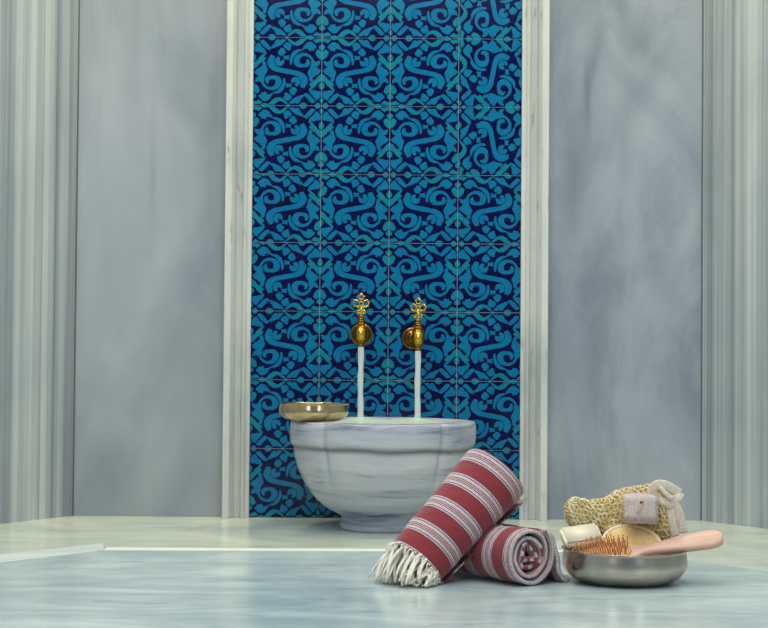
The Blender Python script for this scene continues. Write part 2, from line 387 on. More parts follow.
def grow(p, d):          # the glaze fields spread a little past their outline
    A = sum(p[i][0]*p[(i+1) % len(p)][1] - p[(i+1) % len(p)][0]*p[i][1] for i in range(len(p))); sg = 1 if A > 0 else -1; o = []
    for i in range(len(p)):
        a = Vector(p[i-1]); b2 = Vector(p[i]); c = Vector(p[(i+1) % len(p)])
        n1 = (b2 - a).normalized(); n2 = (c - b2).normalized()
        n = Vector((n1.y + n2.y, -(n1.x + n2.x))) * sg
        n = n.normalized() * d if n.length > .2 else Vector((0, 0))
        o.append((b2.x + n.x, b2.y + n.y))
    return o
def chaikin(p):
    o = []
    for i in range(len(p)):
        a, b2 = p[i], p[(i+1) % len(p)]
        o.append((a[0]*.8+b2[0]*.2, a[1]*.8+b2[1]*.2)); o.append((a[0]*.2+b2[0]*.8, a[1]*.2+b2[1]*.8))
    return o
motif = []
for p, g in polys:
    isq = g < -5; g = g + 10 if isq else g
    q = p if isq else chaikin(grow(p, .6))
    motif.append((q, g)); motif.append(([(100 - a, 100 - b2) for a, b2 in q], g))
def clip(poly, axis, lim, keep_less):
    out = []
    for i in range(len(poly)):
        a, b2 = poly[i], poly[(i+1) % len(poly)]
        ina = a[axis] <= lim if keep_less else a[axis] >= lim; inb = b2[axis] <= lim if keep_less else b2[axis] >= lim
        if ina: out.append(a)
        if ina != inb:
            k = (lim - a[axis]) / (b2[axis] - a[axis]); out.append((a[0] + (b2[0]-a[0])*k, a[1] + (b2[1]-a[1])*k))
    return out
grid = ['ABAQ', 'BABP', 'ABAQ', 'AABA', 'ABAB', 'BABA', 'ABAB', 'BABA']   # photo's eight rows, top down
grid = ['BABA', 'ABAB', 'BABA', 'ABAB', 'BABA', 'ABAB'] + grid
def orient(pt, k):
    u, v = pt
    if k in 'BP': u = 100 - u
    if k in 'QP': u, v = 100 - v, u
    return (u, v)
tx0 = tl1 + .0005; tx1 = tr0 - .0005; TS = .2
front = D - .009
bm = bmesh.new()
box(bm, (tx0, D - .0084, .001), (tx1, D - .0005, RH - .002), 2)          # grout bed
for r in range(14):
    zb = (13 - r) * TS
    for c in range(4):
        k = grid[r][c]; x0 = tx0 + c * TS - .001
        umax = 100.0 if c < 3 else (tx1 - x0) / TS * 100
        g_ = .36
        # tile body
        dz = rnd.uniform(-.0003, .0003)
        yy = front + dz
        box(bm, (x0 + TS*g_/100, yy, max(zb + TS*g_/100, .0015)), (x0 + TS*(min(umax, 100-g_))/100 - .0002, D - .0080, min(zb + TS*(1-g_/100), RH - .002)), 0)
        for pi_, (p, g) in enumerate(motif):
            q = [orient(a, k) for a in p]
            for ax, lim, less in ((0, g_, False), (0, min(100 - g_, umax - .2), True), (1, g_, False), (1, 100 - g_, True)):
                if q: q = clip(q, ax, lim, less)
            if len(q) < 3: continue
            qq = []
            for a in q:
                if not qq or (abs(a[0]-qq[-1][0]) + abs(a[1]-qq[-1][1])) > .02: qq.append(a)
            if len(qq) < 3: continue
            vs = [bm.verts.new((x0 + a[0]*TS/100, yy - .00025 - pi_ * 4e-7, zb + TS - a[1]*TS/100)) for a in qq]
            if k in 'BQ': vs = vs[::-1]
            f = bm.faces.new(vs)
            f.normal_update()
            if f.normal.y > 0: f.normal_flip()
            f.material_index = 3 if g == 1 else 1
o = build('tile_panel', bm, [M['navy'], M['teal'], M['grout'], M['teal2']], smooth=False, recalc=False)
tag(o, 'tall panel of navy and turquoise scroll patterned ceramic tiles behind the basin', 'tile panel')

# ------------------------------------------------------------------ raised slab in front
Lb = on_z(104, 550.5, SZ); Rb = on_z(618, 552.5, SZ)
Ls = on_z(0, 563, SZ); Rs = on_z(768, 571, SZ)
Le = extend((Lb.x, Lb.y), (Ls.x, Ls.y), -1.25); Re = extend((Rb.x, Rb.y), (Rs.x, Rs.y), 1.25)
top = [(Lb.x, Lb.y), (Rb.x, Rb.y), Re, (1.25, -1.1), (-1.25, -1.1), Le]
bm = bmesh.new(); prism(bm, top, .0005, SZ)
slab = empty('marble_platform', (0, 1.2, 0))
tag(slab, 'low polished grey marble platform in front carrying the towels and the steel bowl', 'platform')
s_ = build('platform_top', bm, M['slab'], None, smooth=False)
s_.parent = slab; s_.matrix_parent_inverse = Matrix.Translation((0, -1.2, 0))
# bevelled far edges: highlight painted as a pale back strip, pale border at the side
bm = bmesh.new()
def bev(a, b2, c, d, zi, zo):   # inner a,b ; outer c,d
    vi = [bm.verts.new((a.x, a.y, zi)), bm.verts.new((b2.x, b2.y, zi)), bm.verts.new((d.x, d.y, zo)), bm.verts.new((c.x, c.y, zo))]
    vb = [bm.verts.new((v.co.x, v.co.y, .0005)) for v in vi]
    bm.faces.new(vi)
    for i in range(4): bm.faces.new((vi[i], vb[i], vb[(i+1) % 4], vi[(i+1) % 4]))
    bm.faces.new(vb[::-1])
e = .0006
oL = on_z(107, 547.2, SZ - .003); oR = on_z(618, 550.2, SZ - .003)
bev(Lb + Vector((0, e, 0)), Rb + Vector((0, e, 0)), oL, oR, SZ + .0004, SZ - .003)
b1 = build('back_edge_highlight', bm, M['edge'], None, smooth=False); b1.parent = slab; b1.matrix_parent_inverse = Matrix.Translation((0, -1.2, 0))
bm = bmesh.new()
dirL = (Ls - Lb); far = Lb + dirL * 4.2
oA = on_z(103, 543, SZ - .004); oB = on_z(0, 554.5, SZ - .004); oF = oA + (oB - oA) * 4.2
nn = Vector((-e, e * .6, 0))
bev(Lb + nn, far + nn, oA, oF, SZ + .0004, SZ - .004)
b2_ = build('side_border', bm, M['side'], None, smooth=False); b2_.parent = slab; b2_.matrix_parent_inverse = Matrix.Translation((0, -1.2, 0))

# ------------------------------------------------------------------ basin
BX, BY = 0.0, D - .012 - .262
basin = empty('wall_basin', (BX, BY, 0)); basin.name = 'marble_basin'
tag(basin, 'round grey veined marble washbasin on a low foot against the tiles', 'basin')
RZ = .288
def lobe(a, z):           # creases either side of the front lobe
    dfront = a + math.pi / 2
    dfront = (dfront + math.pi) % (2 * math.pi) - math.pi
    f = 0
    for s in (-1, 1):
        d = abs(dfront - s * R(39.5)); f -= math.exp(-(d / R(2.0)) ** 2) * .010 + math.exp(-(d / R(7)) ** 2) * .003
    k = min(1, max(0, (z - .10) / .08))
    return f * k
prof = [(.0, .0), (.112, .0), (.1165, .004), (.1175, .012), (.1160, .019), (.1110, .022), (.1100, .026), (.1125, .030), (.1125, .034), (.116, .038),
        (.1425, .0517), (.163, .066), (.178, .079), (.195, .097), (.210, .119), (.2235, .144), (.233, .167), (.2405, .195), (.2435, .214), (.2445, .224), (.2490, .228), (.2525, .236), (.2545, .250), (.2550, .276), (.2535, .288),
        (.2495, .294), (.244, .2955), (.214, .2955), (.208, .293), (.203, .283), (.19, .22), (.155, .14), (.10, .095), (.0, .085)]
RZ = .2955
bm = bmesh.new(); n = 288; rings = []
for r, z in prof:
    if r == 0: rings.append([bm.verts.new((0, 0, z))]); continue
    rings.append([bm.verts.new(((r + (lobe(2*math.pi*i/n, z) if r > .12 and z > .1 and not (z < .29 and r < .206) and not z == .085 else 0)) * math.cos(2*math.pi*i/n),
                                (r + (lobe(2*math.pi*i/n, z) if r > .12 and z > .1 and not (z < .29 and r < .206) else 0)) * math.sin(2*math.pi*i/n), z)) for i in range(n)])
for a, b2 in zip(rings, rings[1:]):
    for i in range(n):
        j = (i + 1) % n
        if len(a) == 1: bm.faces.new((a[0], b2[j], b2[i]))
        elif len(b2) == 1: bm.faces.new((a[i], a[j], b2[0]))
        else: bm.faces.new((a[i], a[j], b2[j], b2[i]))
bo = build('bowl', bm, M['basin'], basin); sharp(bo, 50)
# water inside with two swellings where the streams fall
JX = [on_y(361, 400, D - .105).x, on_y(418, 400, D - .105).x]
bm = bmesh.new(); vs = {}; nr, na = 26, 96
c0 = bm.verts.new((0, 0, 0))
def wz(x, y):
    z = .2855 + .0012 * hn(x * 40, y * 40)
    for jx in JX: z += .0085 * math.exp(-(((x - jx) / .045) ** 2 + ((y + .0 - (D - .105 - BY)) / .05) ** 2))
    z += .010 * math.exp(-(((x + .0) / .12) ** 2 + ((y - .14) / .07) ** 2)) * .6
    return z
c0.co.z = wz(0, 0)
for k in range(1, nr + 1):
    rr = .2035 * k / nr
    for i in range(na):
        a = 2*math.pi*i/na; x, y = rr*math.cos(a), rr*math.sin(a)
        z = wz(x, y)
        if k == nr: z = min(z, .2855)
        vs[k, i] = bm.verts.new((x, y, z))
for i in range(na):
    j = (i+1) % na; bm.faces.new((c0, vs[1, i], vs[1, j]))
    for k in range(1, nr): bm.faces.new((vs[k, i], vs[k+1, i], vs[k+1, j], vs[k, j]))
wo = build('basin_water', bm, M['water']); wo.location = (BX, BY, .0)
for v in wo.data.vertices:
    if v.co.x == 0 and v.co.y == 0: v.co.z = wz(0, 0)
tag(wo, 'pale green rippling water filling the marble basin to its brim', 'water', kind='stuff')

# ------------------------------------------------------------------ taps and streams
def tap(px, disc_py, top_py, disc_off, label, rz):
    YT = D - .009
    c = on_y(px, disc_py, D - .1)
    root = empty('brass_tap', (c.x, YT, c.z), (0, 0, 0)); tag(root, label, 'tap', 'brass taps on the tiles')
    # escutcheon on the wall, its axis is -Y
    Mx = Matrix.Translation((disc_off, 0, 0)) @ Matrix.Rotation(R(90), 4, 'X')
    bm = bmesh.new()
    lathe(bm, [(.0315, .0), (.0325, .002), (.0325, .005), (.030, .008), (.0285, .0075), (.027, .010), (.0265, .014), (.020, .022), (.013, .027), (.0115, .034)], 48, Mx)
    build('wall_flange', bm, M['brass_dark'], root)
    bm = bmesh.new()      # horizontal barrel
    A = Vector((disc_off, 0, 0)); B = Vector((0, -.088, 0))
    sweep(bm, [A + (B - A) * f for f in (.3, .45, .6, .8, .9, 1.0)], lambda f: .0115 + .005 * f, lambda f: .0115 + .005 * f, n=24)
    # upright body, with a bulged belly and a plain front
    Mb = Matrix.Translation((0, -.091, 0))
    lathe(bm, [(.0075, -.036), (.0095, -.034), (.0098, -.030), (.0082, -.0275), (.010, -.0255), (.0125, -.022), (.0165, -.015), (.0190, -.004), (.0190, .006), (.0165, .016),
               (.0125, .022), (.0105, .0245), (.0125, .027), (.0130, .030), (.0105, .0325), (.0090, .0345)], 40, Mb)
    bo = build('tap_body', bm, M['brass_dark'], root); sharp(bo, 45)
    bm = bmesh.new()      # bright front plate
    vs, fs = box(bm, (-.0095, -.116, -.017), (.0095, -.100, .017))
    bmesh.ops.bevel(bm, geom=bm.edges[:], offset=.0025, segments=3, affect='EDGES')
    build('front_plate', bm, M['brass'], root)
    bm = bmesh.new()      # stem rings
    lathe(bm, [(.0085, .0345), (.0115, .0355), (.0120, .0375), (.0100, .0395), (.0075, .0405), (.0095, .0415), (.0102, .0435), (.0085, .0455), (.0062, .047), (.0075, .0485), (.0078, .050), (.0055, .052), (.004, .056)], 32, Mb)
    so = build('stem', bm, M['brass_dark'], root); sharp(so, 60)
    # openwork handle
    ztop = on_y(px, top_py, D - .1).z - c.z
    z0 = .054; hgt = ztop - z0
    Mh = Matrix.Translation((0, -.091, 0)) @ Matrix.Rotation(rz, 4, 'Z')
    bm = bmesh.new()
    def ringh(cx, cz, rx, rzz, tr=.0025, rot=0):
        pts = []
        for i in range(18):
            a = 2*math.pi*i/18; x, z = 1.2*rx*math.cos(a), rzz*math.sin(a)
            pts.append(Mh @ Vector((cx*1.25 + x*math.cos(rot) - z*math.sin(rot), 0, z0 + (cz*hgt) + x*math.sin(rot) + z*math.cos(rot))))
        ring_tube(bm, pts, tr, 6)
    ringh(-.0052, .14, .0046, .0042); ringh(.0052, .14, .0046, .0042)
    ringh(-.0105, .52, .0068, .0100, rot=R(28)); ringh(.0105, .52, .0068, .0100, rot=R(-28))
    ringh(0, .80, .0052, .0075); ringh(0, .50, .0042, .0062)
    def rod(pts, r0): sweep(bm, [Mh @ Vector((p[0], 0, z0 + p[1]*hgt)) for p in pts], r0, r0, n=8)
    rod([(0, -.05), (0, .18), (0, .38)], .003); rod([(0, .30), (-.007, .36), (-.013, .42)], .0022); rod([(0, .30), (.007, .36), (.013, .42)], .0022)
    rod([(-.006, .26), (0, .27), (.006, .26)], .0026)
    for (x, z, r) in ((0, 1.0, .0030), (-.0215, .62, .0026), (.0215, .62, .0026), (-.0095, .86, .0022), (.0095, .86, .0022), (-.020, .42, .0022), (.020, .42, .0022)):
        Ms = Mh @ Matrix.Translation((x, 0, z0 + z*hgt - r))
        bmesh.ops.create_uvsphere(bm, u_segments=10, v_segments=8, radius=r, matrix=Ms)
    build('openwork_handle', bm, M['brass'], root)
    return c
c1 = tap(361, 334, 292.5, 0.0, 'left brass tap with an openwork key handle squarely above its round flange', R(8))
c2 = tap(418, 338, 297, -.0125, 'right brass tap with an openwork key handle, turned off centre of its flange', R(-20))
for c, lab in ((c1, 'white stream of water falling from the left brass tap into the basin'), (c2, 'white stream of water falling from the right brass tap into the basin')):
    bm = bmesh.new(); y = D - .1
    zt = c.z - .0365; zb = .293; pts = []
    for i in range(24):
        f = i / 23; pts.append(Vector((c.x + .0006 * math.sin(f * 9), y, zt + (zb - zt) * f)))
    sweep(bm, pts, lambda f: .0082 + .0006*math.sin(f*17) + (.004*max(0, f-.94)/.06), lambda f: .0075 + .0005*math.sin(f*23+1) + (.004*max(0, f-.94)/.06), side=Vector((1, 0, 0)), n=16)
    o = build('water_stream', bm, M['jet']); tag(o, lab, 'water stream', 'streams running from the taps')

# ------------------------------------------------------------------ metal bowls
def bowl_mesh(bm, R0, hgt, base, th=.0014, n=96):
    pr = [(0, .0012), (base * .55, .0012), (base * .8, .0003), (base, 0.0), (base + (R0-base)*.35, .0032), (base + (R0-base)*.66, hgt*.20), (R0*.972, hgt*.42), (R0*.985, hgt*.62), (R0*.972, hgt*.86), (R0*.968, hgt*.95),
          (R0*.985, hgt*.975), (R0*1.0, hgt*.985), (R0*1.0, hgt), (R0*.972, hgt)]
    inn = [(R0*.955, hgt*.95), (R0*.957, hgt*.86), (R0*.970, hgt*.62), (R0*.955, hgt*.42), (base + (R0-base)*.62, hgt*.25), (base + (R0-base)*.30, .007), (base*.9, .0045), (0, .0045)]
    pr = spline([(a, b2, 0) for a, b2 in pr[3:]], 3); pr = [(0, .001), (.05*base, .001), (base*.9, .0006)] + [(p.x, p.y) for p in pr]
    ii = [(p.x, p.y) for p in spline([(a, b2, 0) for a, b2 in inn], 3)]
    allp = pr + ii; rings = []
    for r, z in allp:
        if r < 1e-5: rings.append([bm.verts.new((0, 0, z))]); continue
        rings.append([bm.verts.new((r*math.cos(2*math.pi*i/n), r*math.sin(2*math.pi*i/n), z)) for i in range(n)])
    for a, b2 in zip(rings, rings[1:]):
        for i in range(n):
            j = (i+1) % n
            if len(a) == 1: bm.faces.new((a[0], b2[j], b2[i]))
            elif len(b2) == 1: bm.faces.new((a[i], a[j], b2[0]))
            else: bm.faces.new((a[i], a[j], b2[j], b2[i]))
sb = on_y(314, 421, BY - .06)
bm = bmesh.new(); bowl_mesh(bm, .0955, .0475, .062)
o = build('metal_bowl', bm, M['tinned']); o.location = (sb.x, BY - .07, RZ + .0003)
tag(o, 'small gold-toned metal bowl standing empty on the left rim of the marble basin', 'bowl')
CX, CY = on_z(627.5, 580, SZ).x - .007, 2.50
bm = bmesh.new(); bowl_mesh(bm, .098, .0515, .064)
o = build('metal_bowl', bm, M['steel']); o.location = (CX, CY, SZ + .0003)
tag(o, 'steel bowl on the grey platform, filled with soap, brush and bath scrubbers', 'bowl')

# ------------------------------------------------------------------ towels
def cloth_roll(name, root, axis0, axis1, r0, r1, turns, flat, start, amp=.0012, uoff=0.0, nz=90, tail=None, thick=.0018, seedk=0.0, zmin=SZ + .0006, core=.006, upv=Vector((0,0,1)), ang_end=0.0, stagger=0.0, lines=False):
    """a sheet wound round an axis; stripes follow UV.y (metres along the axis)"""
    a0, a1 = Vector(axis0), Vector(axis1); ax = (a1 - a0); L = ax.length; ax.normalize()
    sx_ = ax.cross(upv).normalized(); sy = sx_.cross(ax).normalized()
    segs = int(turns * 44); pts2 = []
    for i in range(segs + 1):
        f = i / segs; th = ang_end - (1 - f) * turns * 2 * math.pi
        pts2.append((f, th))
    bm = bmesh.new(); uv = bm.loops.layers.uv.new('UVMap')
    def surf(f, th, w, off):
        rr = r0 + (r1 - r0) * w
        rad = core + (rr - core) * f ** .93
        wob = 1 + .05 * hn(th * .9 + seedk, w * 3) * (1.3 - .8*f) + .010 * hn(th * 2.1, w * 9 + seedk)
        if f < .55: wob += (.16 if not lines else .5) * (0.55 - f) * math.sin(th * 3 + 1 + seedk)
        rad = rad * wob + off
        x = math.cos(th) * rad; y = math.sin(th) * rad
        y *= flat
        inset = stagger * (1 - f) * (1 + .5 * math.sin(th * 1.7))
        zz = w * L
        if w < .06: zz += inset * (1 - w / .06)
        p = a0 + ax * zz + sx_ * x + sy * y
        return p
    total = [(f, th) for f, th in pts2]
    outer = []; inner = []
    arc = 0.0; arcs = [0.0]
    for i in range(1, len(total)):
        arc += (surf(*total[i], .5, 0) - surf(*total[i-1], .5, 0)).length; arcs.append(arc)
    tailpts = tail or []
    for i, (f, th) in enumerate(total):
        ro, ri = [], []
        for k in range(nz + 1):
            w = k / nz
            ed = amp * hn(w * 40, th * 3 + seedk)
            po = surf(f, th, w, thick / 2 + ed * .3); pi = surf(f, th, w, -thick / 2 + ed * .3)
            po.z = max(po.z, zmin + 0.0002); pi.z = max(pi.z, zmin + thick * .9)
            ro.append(bm.verts.new(po)); ri.append(bm.verts.new(pi))
        outer.append(ro); inner.append(ri)
    # free flap continuing from the last turn, offsets given in the plane across the axis
    for j, (dx, dz) in enumerate(tailpts):
        ro, ri = [], []
        for k in range(nz + 1):
            w = k / nz
            wv = .0012 * math.sin(w * 22 + j * .7)
            base = a0 + ax * (w * L) + Vector((dx, 0, 0)) * 1.0
            p = a0 + ax * (w * L) + sx_ * dx + sy * dz + sx_ * wv
            nxt = tailpts[min(j+1, len(tailpts)-1)]; prv = tailpts[max(j-1, 0)]
            t2 = Vector((nxt[0]-prv[0], nxt[1]-prv[1])); t2.normalize(); n2 = Vector((-t2.y, t2.x))
            po = p - (sx_ * n2.x + sy * n2.y) * thick * .5; pi = p + (sx_ * n2.x + sy * n2.y) * thick * .5
            po.z = max(po.z, zmin); pi.z = max(pi.z, zmin + .0004)
            ro.append(bm.verts.new(po)); ri.append(bm.verts.new(pi))
        outer.append(ro); inner.append(ri); arcs.append(arcs[-1] + .006)
    def face(vs, uvs):
        try: f = bm.faces.new(vs)
        except ValueError: return
        for l, u in zip(f.loops, uvs): l[uv].uv = u
    for i in range(len(outer) - 1):
        for k in range(nz):
            v0, v1 = k / nz * L + uoff, (k+1) / nz * L + uoff; u0, u1 = arcs[i], arcs[i+1]
            face((outer[i][k], outer[i+1][k], outer[i+1][k+1], outer[i][k+1]), ((u0, v0), (u1, v0), (u1, v1), (u0, v1)))
            face((inner[i][k], inner[i][k+1], inner[i+1][k+1], inner[i+1][k]), ((u0, v0), (u0, v1), (u1, v1), (u1, v0)))
        for k, v in ((0, uoff), (nz, L + uoff)):
            if lines and k == 0:
                fi = i / segs; v2 = v + .0038
                if fi < .42 and math.sin(i * .9) > .1: v, v2 = v - .014, v - .012
                face((outer[i][k], inner[i][k], inner[i+1][k], outer[i+1][k]), ((arcs[i], v), (arcs[i], v2), (arcs[i+1], v2), (arcs[i+1], v)))
            else: face((outer[i][k], inner[i][k], inner[i+1][k], outer[i+1][k]), ((arcs[i], v),) * 2 + ((arcs[i+1], v),) * 2)
    for i in (0, len(outer) - 1):
        for k in range(nz):
            face((outer[i][k], outer[i][k+1], inner[i][k+1], inner[i][k]), ((arcs[i], k/nz*L+uoff), (arcs[i], (k+1)/nz*L+uoff), (arcs[i], (k+1)/nz*L+uoff), (arcs[i], k/nz*L+uoff)))
    o = build(name, bm, M['cloth'], root)
    return o, (a0, ax, sx_, sy, L)

# second roll first: lying on the slab, round end towards us
e0 = Vector((on_z(531, 586, SZ).x, 2.44, SZ + .0465)); dr = Vector((-math.sin(R(36)), math.cos(R(36)), 0))
t2 = empty('rolled_towel'); tag(t2, 'red and white striped towel rolled up flat on the platform, spiral end facing forward', 'towel', 'striped bath towels')
r2_ = .0455
tailp = []
for p in spline([(-.0, 0, 0), (.0, 0, 0)], 1): pass
# free edge falls down the right hand side: local x across the roll, local y up
axd = dr; sxl = axd.cross(Vector((0, 0, 1))).normalized()
sgn = 1 if sxl.x > 0 else -1
tp = spline([(sgn*.036, .030, 0), (sgn*.047, .016, 0), (sgn*.053, -.004, 0), (sgn*.058, -.026, 0), (sgn*.067, -.041, 0), (sgn*.078, -.0455, 0)], 5)
tailp = [(p.x, p.y) for p in tp]
cl2, fr2 = cloth_roll('cloth', t2, e0, e0 + dr * .19, r2_, r2_, 3.6, 1.0, 0, uoff=.0490*.53, tail=tailp, seedk=1.3, ang_end=math.atan2(.036, sgn*.030) if sgn > 0 else math.pi - .87, thick=.0064, core=.006, stagger=.007, lines=True)
def fringe(bm, base, tip, r=.0011, bend=.006, n=9, k=0):
    d = tip - base; s = d.orthogonal().normalized(); u = d.cross(s).normalized() if d.length else s
    ph = rnd.uniform(0, 6.28); pts = []
    for i in range(n + 1):
        f = i / n; w = bend * math.sin(f * 3.0 + ph) * f
        p = base + d * f + s * (w * math.cos(ph)) + u * (w * math.sin(ph)) + Vector((0, 0, .006 * math.sin(f * math.pi)))
        p.z = max(p.z, SZ + r + .0005); pts.append(p)
    sweep(bm, pts, lambda f: r * (1 - .3 * f + .18 * math.sin(f * 25 + ph)), lambda f: r * (1 - .3 * f), n=5)
a0, ax, sxx, syy, L = fr2
bm = bmesh.new()
for i in range(34):
    w = .02 + .5 * i / 34
    b0 = a0 + ax * (w * L) + sxx * tailp[-1][0] + syy * tailp[-1][1]; b0.z = max(b0.z, SZ + .0015)
    fringe(bm, b0, b0 + sxx * (.008*sgn + rnd.uniform(-.002, .003)*sgn) + ax * rnd.uniform(-.006, .004), r=.0008, bend=.003)
tag(build('fringe', bm, M['fringe'], t2), kind='stuff')

# first roll: leaning up onto the second one
P0 = on_y(415, 568, 2.465); P1v = on_y(496, 474, 2.545)
P0.z = max(P0.z, SZ + .027)
t1 = empty('rolled_towel'); tag(t1, 'red and white striped towel with a cream fringe leaning diagonally on the other rolled towel', 'towel', 'striped bath towels')
cl1, fr1 = cloth_roll('cloth', t1, P0, P1v, .0530, .0640, 5.0, .90, 0, uoff=-.010, seedk=4.2, ang_end=R(-38), thick=.0026, core=.010, stagger=.004, upv=Vector((0, -.35, 1)).normalized())
# fringe: thick cream tassels spilling from the low end
a0, ax, sxx, syy, L = fr1
bm = bmesh.new()
for i in range(190):
    th = rnd.uniform(0, 2*math.pi); q = math.sqrt(rnd.uniform(.05, 1)) * .046
    b0 = a0 + sxx * math.cos(th) * q + syy * math.sin(th) * q * .88 + ax * .006
    b0.z = max(b0.z, SZ + .003)
    rel = b0 - a0
    tip = b0 - ax * rnd.uniform(.020, .044) + Vector((rel.x * .22 + .003, rel.y * .15 - rnd.uniform(0, .012), 0))
    tip.z = min(tip.z, SZ + .003 + rnd.uniform(0, .022) * (1 if rnd.random() < .4 else .3))
    if rnd.random() < .35: tip.x -= .010
    fringe(bm, b0, tip, r=rnd.uniform(.0020, .0036), bend=.011)
for i in range(46):      # short threads around the rim of the cloth
    th = 2*math.pi*i/46 + rnd.uniform(-.05, .05)
    b0 = a0 + (sxx * math.cos(th) + syy * math.sin(th) * .9) * .0500; b0.z = max(b0.z, SZ + .002)
    fringe(bm, b0 + ax*.001, b0 - ax * rnd.uniform(.008, .016) + Vector((0, -.002, -.003)), r=.0011, bend=.003, n=5)
tag(build('fringe', bm, M['fringe'], t1), kind='stuff')

# ------------------------------------------------------------------ things in the steel bowl
RIM = SZ + .0515
# soap bar leaning on the rim at the left
sc = on_y(581, 538, 2.498)
soap = bmesh.new(); box(soap, (-.030, -.019, -.0090), (.030, .019, .0090))
bmesh.ops.bevel(soap, geom=soap.edges[:], offset=.004, segments=3, affect='EDGES')
so = build('soap_bar', soap, M['soap']); so.location = (sc.x, 2.498, RIM + .0185); so.rotation_euler = (R(36), R(-8), R(8))
tag(so, 'cream bar of soap tilted on the left rim of the steel bowl', 'soap')

# crocheted sisal mitt across the back
mitt = empty('bath_mitt', (CX, CY, SZ)); tag(mitt, 'crocheted straw-coloured sisal bath mitt slumped across the back of the steel bowl', 'bath mitt')
MY = 2.535
tops = [(566, 505), (574, 499), (590, 501), (604, 499), (617, 491.5), (632, 488), (648, 486), (660, 487), (668, 496), (672, 512)]
bots = [(567, 520), (575, 529), (590, 533), (604, 545), (617, 548), (632, 548), (648, 548), (660, 546), (668, 540), (672, 530)]
tv = spline([on_y(a, b2, MY) for a, b2 in tops], 4); bv = spline([on_y(a, b2, MY) for a, b2 in bots], 4)
nU = len(tv); loc0 = Vector((CX, CY, SZ))
def mitt_p(fu, th, infl=0.0):
    i = min(int(fu * (nU - 1)), nU - 2); k = fu * (nU - 1) - i
    a = tv[i].lerp(tv[i+1], k); b2 = bv[i].lerp(bv[i+1], k)
    c = (a + b2) / 2; hz = (a.z - b2.z) / 2; ty = .021 * min(1, (math.sin(math.pi * min(max(fu, .02), .98))) ** .5 * 1.2) + .001
    ty *= 1 + .15 * hn(fu * 9, th)
    fold = .003 * math.sin(fu * 26 + math.sin(th) * 2.0)
    p = Vector((a.x * .5 + b2.x * .5 + (a.x - b2.x) * .5 * math.sin(th), MY + (-math.cos(th)) * (ty + infl + fold), c.z + (hz + infl) * math.sin(th)))
    return p
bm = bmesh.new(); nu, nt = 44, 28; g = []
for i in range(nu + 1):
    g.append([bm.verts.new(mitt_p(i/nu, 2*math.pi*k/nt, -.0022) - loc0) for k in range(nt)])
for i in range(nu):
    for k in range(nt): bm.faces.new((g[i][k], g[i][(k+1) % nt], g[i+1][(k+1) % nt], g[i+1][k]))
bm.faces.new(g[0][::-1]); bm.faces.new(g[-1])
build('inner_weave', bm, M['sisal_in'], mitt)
bm = bmesh.new()
NU, NT = 27, 24
for i in range(NU):
    for k in range(NT):
        fu = (i + .5 * (k % 2) + .3) / NU; th = 2*math.pi*k/NT
        if not 0 < fu < 1: continue
        th += rnd.uniform(-.07, .07); fu = min(max(fu + rnd.uniform(-.008, .008), .005), .995); c = mitt_p(fu, th, .0006 + rnd.uniform(-.0012, .0012)) - loc0; du = (mitt_p(min(fu+.01, 1), th) - mitt_p(max(fu-.01, 0), th)).normalized(); dt = (mitt_p(fu, th+.05) - mitt_p(fu, th-.05)).normalized()
        nn_ = du.cross(dt).normalized(); rr = .0040 + rnd.uniform(-.0008, .0009); ph = rnd.uniform(-.4, .4)
        pts = [c + du * (rr * 1.05 * math.cos(a + ph)) + dt * (rr * 1.15 * math.sin(a + ph)) + nn_ * (.0009 * math.sin(2*a + ph)) for a in [2*math.pi*q/9 for q in range(9)]]
        ring_tube(bm, pts, rnd.uniform(.0008, .0012), 4)
for i in range(700):    # stray fibres
    fu = rnd.uniform(.0, 1); th = rnd.uniform(-2.2, 2.2); c = mitt_p(fu, th, .001) - loc0
    d = Vector((rnd.uniform(-1, 1), rnd.uniform(-1, 0), rnd.uniform(-.4, 1))).normalized() * rnd.uniform(.003, .007)
    sweep(bm, [c, c + d * .5 + Vector((0, 0, .001)), c + d], .00025, .00025, n=3)
build('crocheted_yarn', bm, M['sisal'], mitt)
# cotton strap knotted at the right end
bm = bmesh.new()
def strap(pxs, w, h, y0=MY - .012, side='face', yy=None):
    pts = [on_y(a, b2, y0 + (yy[i] if yy else 0)) - loc0 for i, (a, b2) in enumerate(pxs)]
    sweep(bm, spline(pts, 6), w, h, side=side, n=12, sq=.7)
strap([(653, 499), (652, 491), (657, 485), (664, 485), (671, 488), (680, 494)], .0074, .0017, yy=[0, -.003, -.006, -.006, -.004, 0])
strap([(681, 493), (678, 498), (672, 500), (667, 504)], .0064, .0018, yy=[0, -.004, -.006, -.006])
strap([(653, 494), (659, 499), (666, 503), (672, 507)], .0058, .0020, yy=[-.002, -.008, -.01, -.006])
strap([(660, 487), (666, 494), (672, 499)], .0036, .0028, yy=[-.010, -.013, -.012])
strap([(669, 502), (676, 508), (680, 519), (683, 533)], .0080, .0020, yy=[-.006, -.004, -.002, 0])
strap([(668, 503), (671, 515), (673, 525), (676, 536)], .0066, .0018, yy=[-.004, -.006, -.006, -.004])
build('cotton_strap', bm, M['strap'], mitt)

